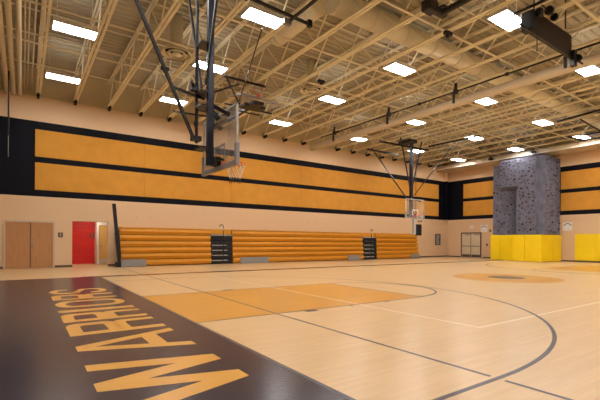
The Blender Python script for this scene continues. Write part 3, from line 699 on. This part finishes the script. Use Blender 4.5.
# crash pads: yellow, leaning against the foot of the climbing wall
pads = [((29.98, 16.92), (29.98, 16.22), 'leftmost'), ((29.98, 16.2), (29.75, 15.02), 'second from the left'), ((29.45, 14.98), (29.45, 14.12), 'third from the left'), ((29.45, 14.1), (29.45, 12.94), 'fourth from the left'),
        ((29.5, 13.04), (31.0, 13.02), 'fifth, turned round the corner'), ((31.02, 13.02), (32.4, 13.02), 'rightmost, against the end wall')]
for (a, b_, w_) in pads:
    a, b_ = Vector((*a, 0)), Vector((*b_, 0)); d = (b_-a).normalized(); n = Vector((d.y, -d.x, 0))
    if n.x > 0.3 or n.y > .3: n = -n
    A = a-n*.03; B = b_-n*.03; th = .12
    mb = MB().hexa([A+n*0+Vector((0, 0, .03)), B+Vector((0, 0, .03)), B+n*th+Vector((0, 0, .03)), A+n*th+Vector((0, 0, .03)), A+Vector((0, 0, 1.92)), B+Vector((0, 0, 1.92)), B+n*th+Vector((0, 0, 1.92)), A+n*th+Vector((0, 0, 1.92))])
    t = thing('wall_pad', tuple((a+b_)/2), 'bright yellow pad at the foot of the climbing wall, %s' % w_, 'wall pad', 'yellow climbing wall pads')
    mb.build('cushion', 'yellow', t, bevel=.025)
for k in range(6):
    y1 = 12.1-1.22*k
    t = thing('wall_pad', (XR-.06, y1-.6, .1), 'yellow pad on the end wall right of the climbing wall, %s from it' % orn(k), 'wall pad', 'yellow end wall pads')
    MB().box(XR-.07, XR-.001, y1-1.215, y1, .12, 2.0).build('cushion', 'yellow', t, bevel=.02)
    MB().box(XR-.04, XR-.001, y1-1.21, y1-.01, .02, .12).build('base_board', 'brown', t)

# ------------------------------------------------------------------ end wall double door and small wall things
for i, (a, b_) in enumerate(((21.05, 20.2), (20.16, 19.3))):
    d = struct(MB().box(XR-.05, XR-.02, b_, a, .02, 2.12), 'door_%d' % (4+i), 'doormetal', ['left leaf of the beige double exit door', 'right leaf of the beige double exit door'][i])
    MB().box(XR-.12, XR-.07, b_+.08, a-.08, .98, 1.05).box(XR-.08, XR-.05, b_+.08, b_+.14, .97, 1.06).box(XR-.08, XR-.05, a-.14, a-.08, .97, 1.06).build('panic_bar', 'grey', d)
    MB().box(XR-.056, XR-.05, b_+.03, a-.03, .04, .28).build('kick_plate', 'brown', d)
    MB().box(XR-.06, XR-.05, b_+.1, a-.3, 1.98, 2.06).build('door_closer', 'grey', d)
mb = MB().box(XR-.08, XR-.001, 21.05, 21.13, 0, 2.22).box(XR-.08, XR-.001, 19.22, 19.3, 0, 2.22).box(XR-.08, XR-.001, 19.3, 21.05, 2.12, 2.22).box(XR-.07, XR-.001, 20.16, 20.2, 0, 2.12)
struct(mb, 'trim_4', 'brown', 'brown steel frame and mullion of the exit door')
t = thing('exit_sign', (XR-.05, 20.1, 2.6), 'small pale exit sign on the cream wall above the beige double door', 'exit sign')
MB().box(XR-.06, XR-.001, 19.95, 20.3, 2.58, 2.82).build('sign_body', 'white', t)
def letters(txt, mtx, size, m, parent, name='sign_letters'):
    cu = bpy.data.curves.new(name, 'FONT'); cu.body = txt; cu.size = size; cu.extrude = .002; cu.align_x = 'CENTER'; cu.align_y = 'CENTER'
    tmp = bpy.data.objects.new('tmp', cu); C.objects.link(tmp)
    dg = bpy.context.evaluated_depsgraph_get(); me = bpy.data.meshes.new_from_object(tmp.evaluated_get(dg)); me.transform(mtx)
    bpy.data.objects.remove(tmp); me.materials.clear(); me.materials.append(M[m])
    o = bpy.data.objects.new(name, me); C.objects.link(o); o.parent = parent; o.matrix_parent_inverse = parent_world(parent).inverted(); return o
letters('EXIT', Matrix.Translation((XR-.064, 20.12, 2.7)) @ Matrix.Rotation(-PI/2, 4, 'Z') @ Matrix.Rotation(PI/2, 4, 'X'), .15, 'exitred', t)
# paper posters with a blue arc
for i, y in enumerate((18.98, 12.6)):
    t = thing('poster', (XR-.01, y, 2.3), ['white paper notice with blue arc between exit door and climbing wall', 'white paper notice with blue arc right of the climbing wall'][i], 'poster', 'climbing notices')
    MB().box(XR-.008, XR-.001, y-.3, y+.3, 2.25, 2.85).build('sheet', 'white', t)
    mb = MB()
    for k in range(10):
        a0, a1 = math.radians(25+13*k), math.radians(25+13*(k+1))
        mb.bar((XR-.011, y+.26*math.cos(a0), 2.5+.26*math.sin(a0)), (XR-.011, y+.26*math.cos(a1), 2.5+.26*math.sin(a1)), .005, .05)
    mb.build('blue_arc', 'hold_navy', t)
for i, (y, z, lb) in enumerate(((18.42, 2.35, 'small dark alarm box high beside the climbing wall edge'), (18.7, 1.15, 'small dark switch box beside the exit door at handle height'))):
    o = MB().box(XR-.05, XR-.001, y-.07, y+.07, z-.1, z+.1).build('alarm_box' if i == 0 else 'switch_box', 'brown', bevel=.01); tag(o, lb, 'box')
# niche cabinet on the bleacher wall
t = thing('extinguisher_cabinet', (31.0, YW-.05, 1.1), 'grey glass-fronted cabinet on the cream wall right of the bleachers', 'cabinet')
MB().box(30.68, 30.78, YW-.06, YW-.001, 1.08, 2.1).box(31.3, 31.4, YW-.06, YW-.001, 1.08, 2.1).box(30.78, 31.3, YW-.06, YW-.001, 1.08, 1.16).box(30.78, 31.3, YW-.06, YW-.001, 2.02, 2.1).build('frame', 'brown', t)
MB().box(30.78, 31.3, YW-.02, YW-.001, 1.16, 2.02).build('door', 'grey', t)
MB().box(31.24, 31.28, YW-.05, YW-.02, 1.5, 1.65).build('handle', 'dark', t)
t = thing('wall_sign', (1.48, YW-.02, 1.5), 'small dark brown room sign right of the oak double door', 'sign')
pp = MB().box(1.40, 1.60, YW-.02, YW-.001, 1.48, 1.70).build('plate', 'brown', t); MB().box(1.48, 1.52, YW-.024, YW-.02, 1.52, 1.66).build('pictogram', 'framepaint', pp)
t = thing('wall_notice', (3.0, YW+2.68, 1.4), 'small dark marks plate on the red alcove wall', 'sign')
MB().box(3.08, 3.16, YW+2.69, YW+2.699, 1.45, 1.75).build('left_plate', 'brown', t); MB().box(3.26, 3.34, YW+2.69, YW+2.699, 1.45, 1.75).build('right_plate', 'brown', t)
for i, (x, z) in enumerate(((5.0, 2.62), (5.7, 2.65), (17.2, 2.75), (16.4, 2.6), (29.2, 1.4))):
    o = MB().box(x-.05, x+.05, YW-.02, YW-.001, z-.05, z+.05).build('outlet_plate', 'framepaint'); tag(o, 'small tan outlet plate on the cream bleacher wall, %s from the left' % orn(i), 'outlet', 'outlet plates on bleacher wall')

# ------------------------------------------------------------------ world and view
w = bpy.data.worlds.new('world'); bpy.context.scene.world = w; w.use_nodes = True
w.node_tree.nodes['Background'].inputs[0].default_value = (.02, .02, .02, 1)
vs = bpy.context.scene.view_settings
vs.view_transform = 'Standard'; vs.look = 'None'; vs.gamma = 1; vs.exposure = 0
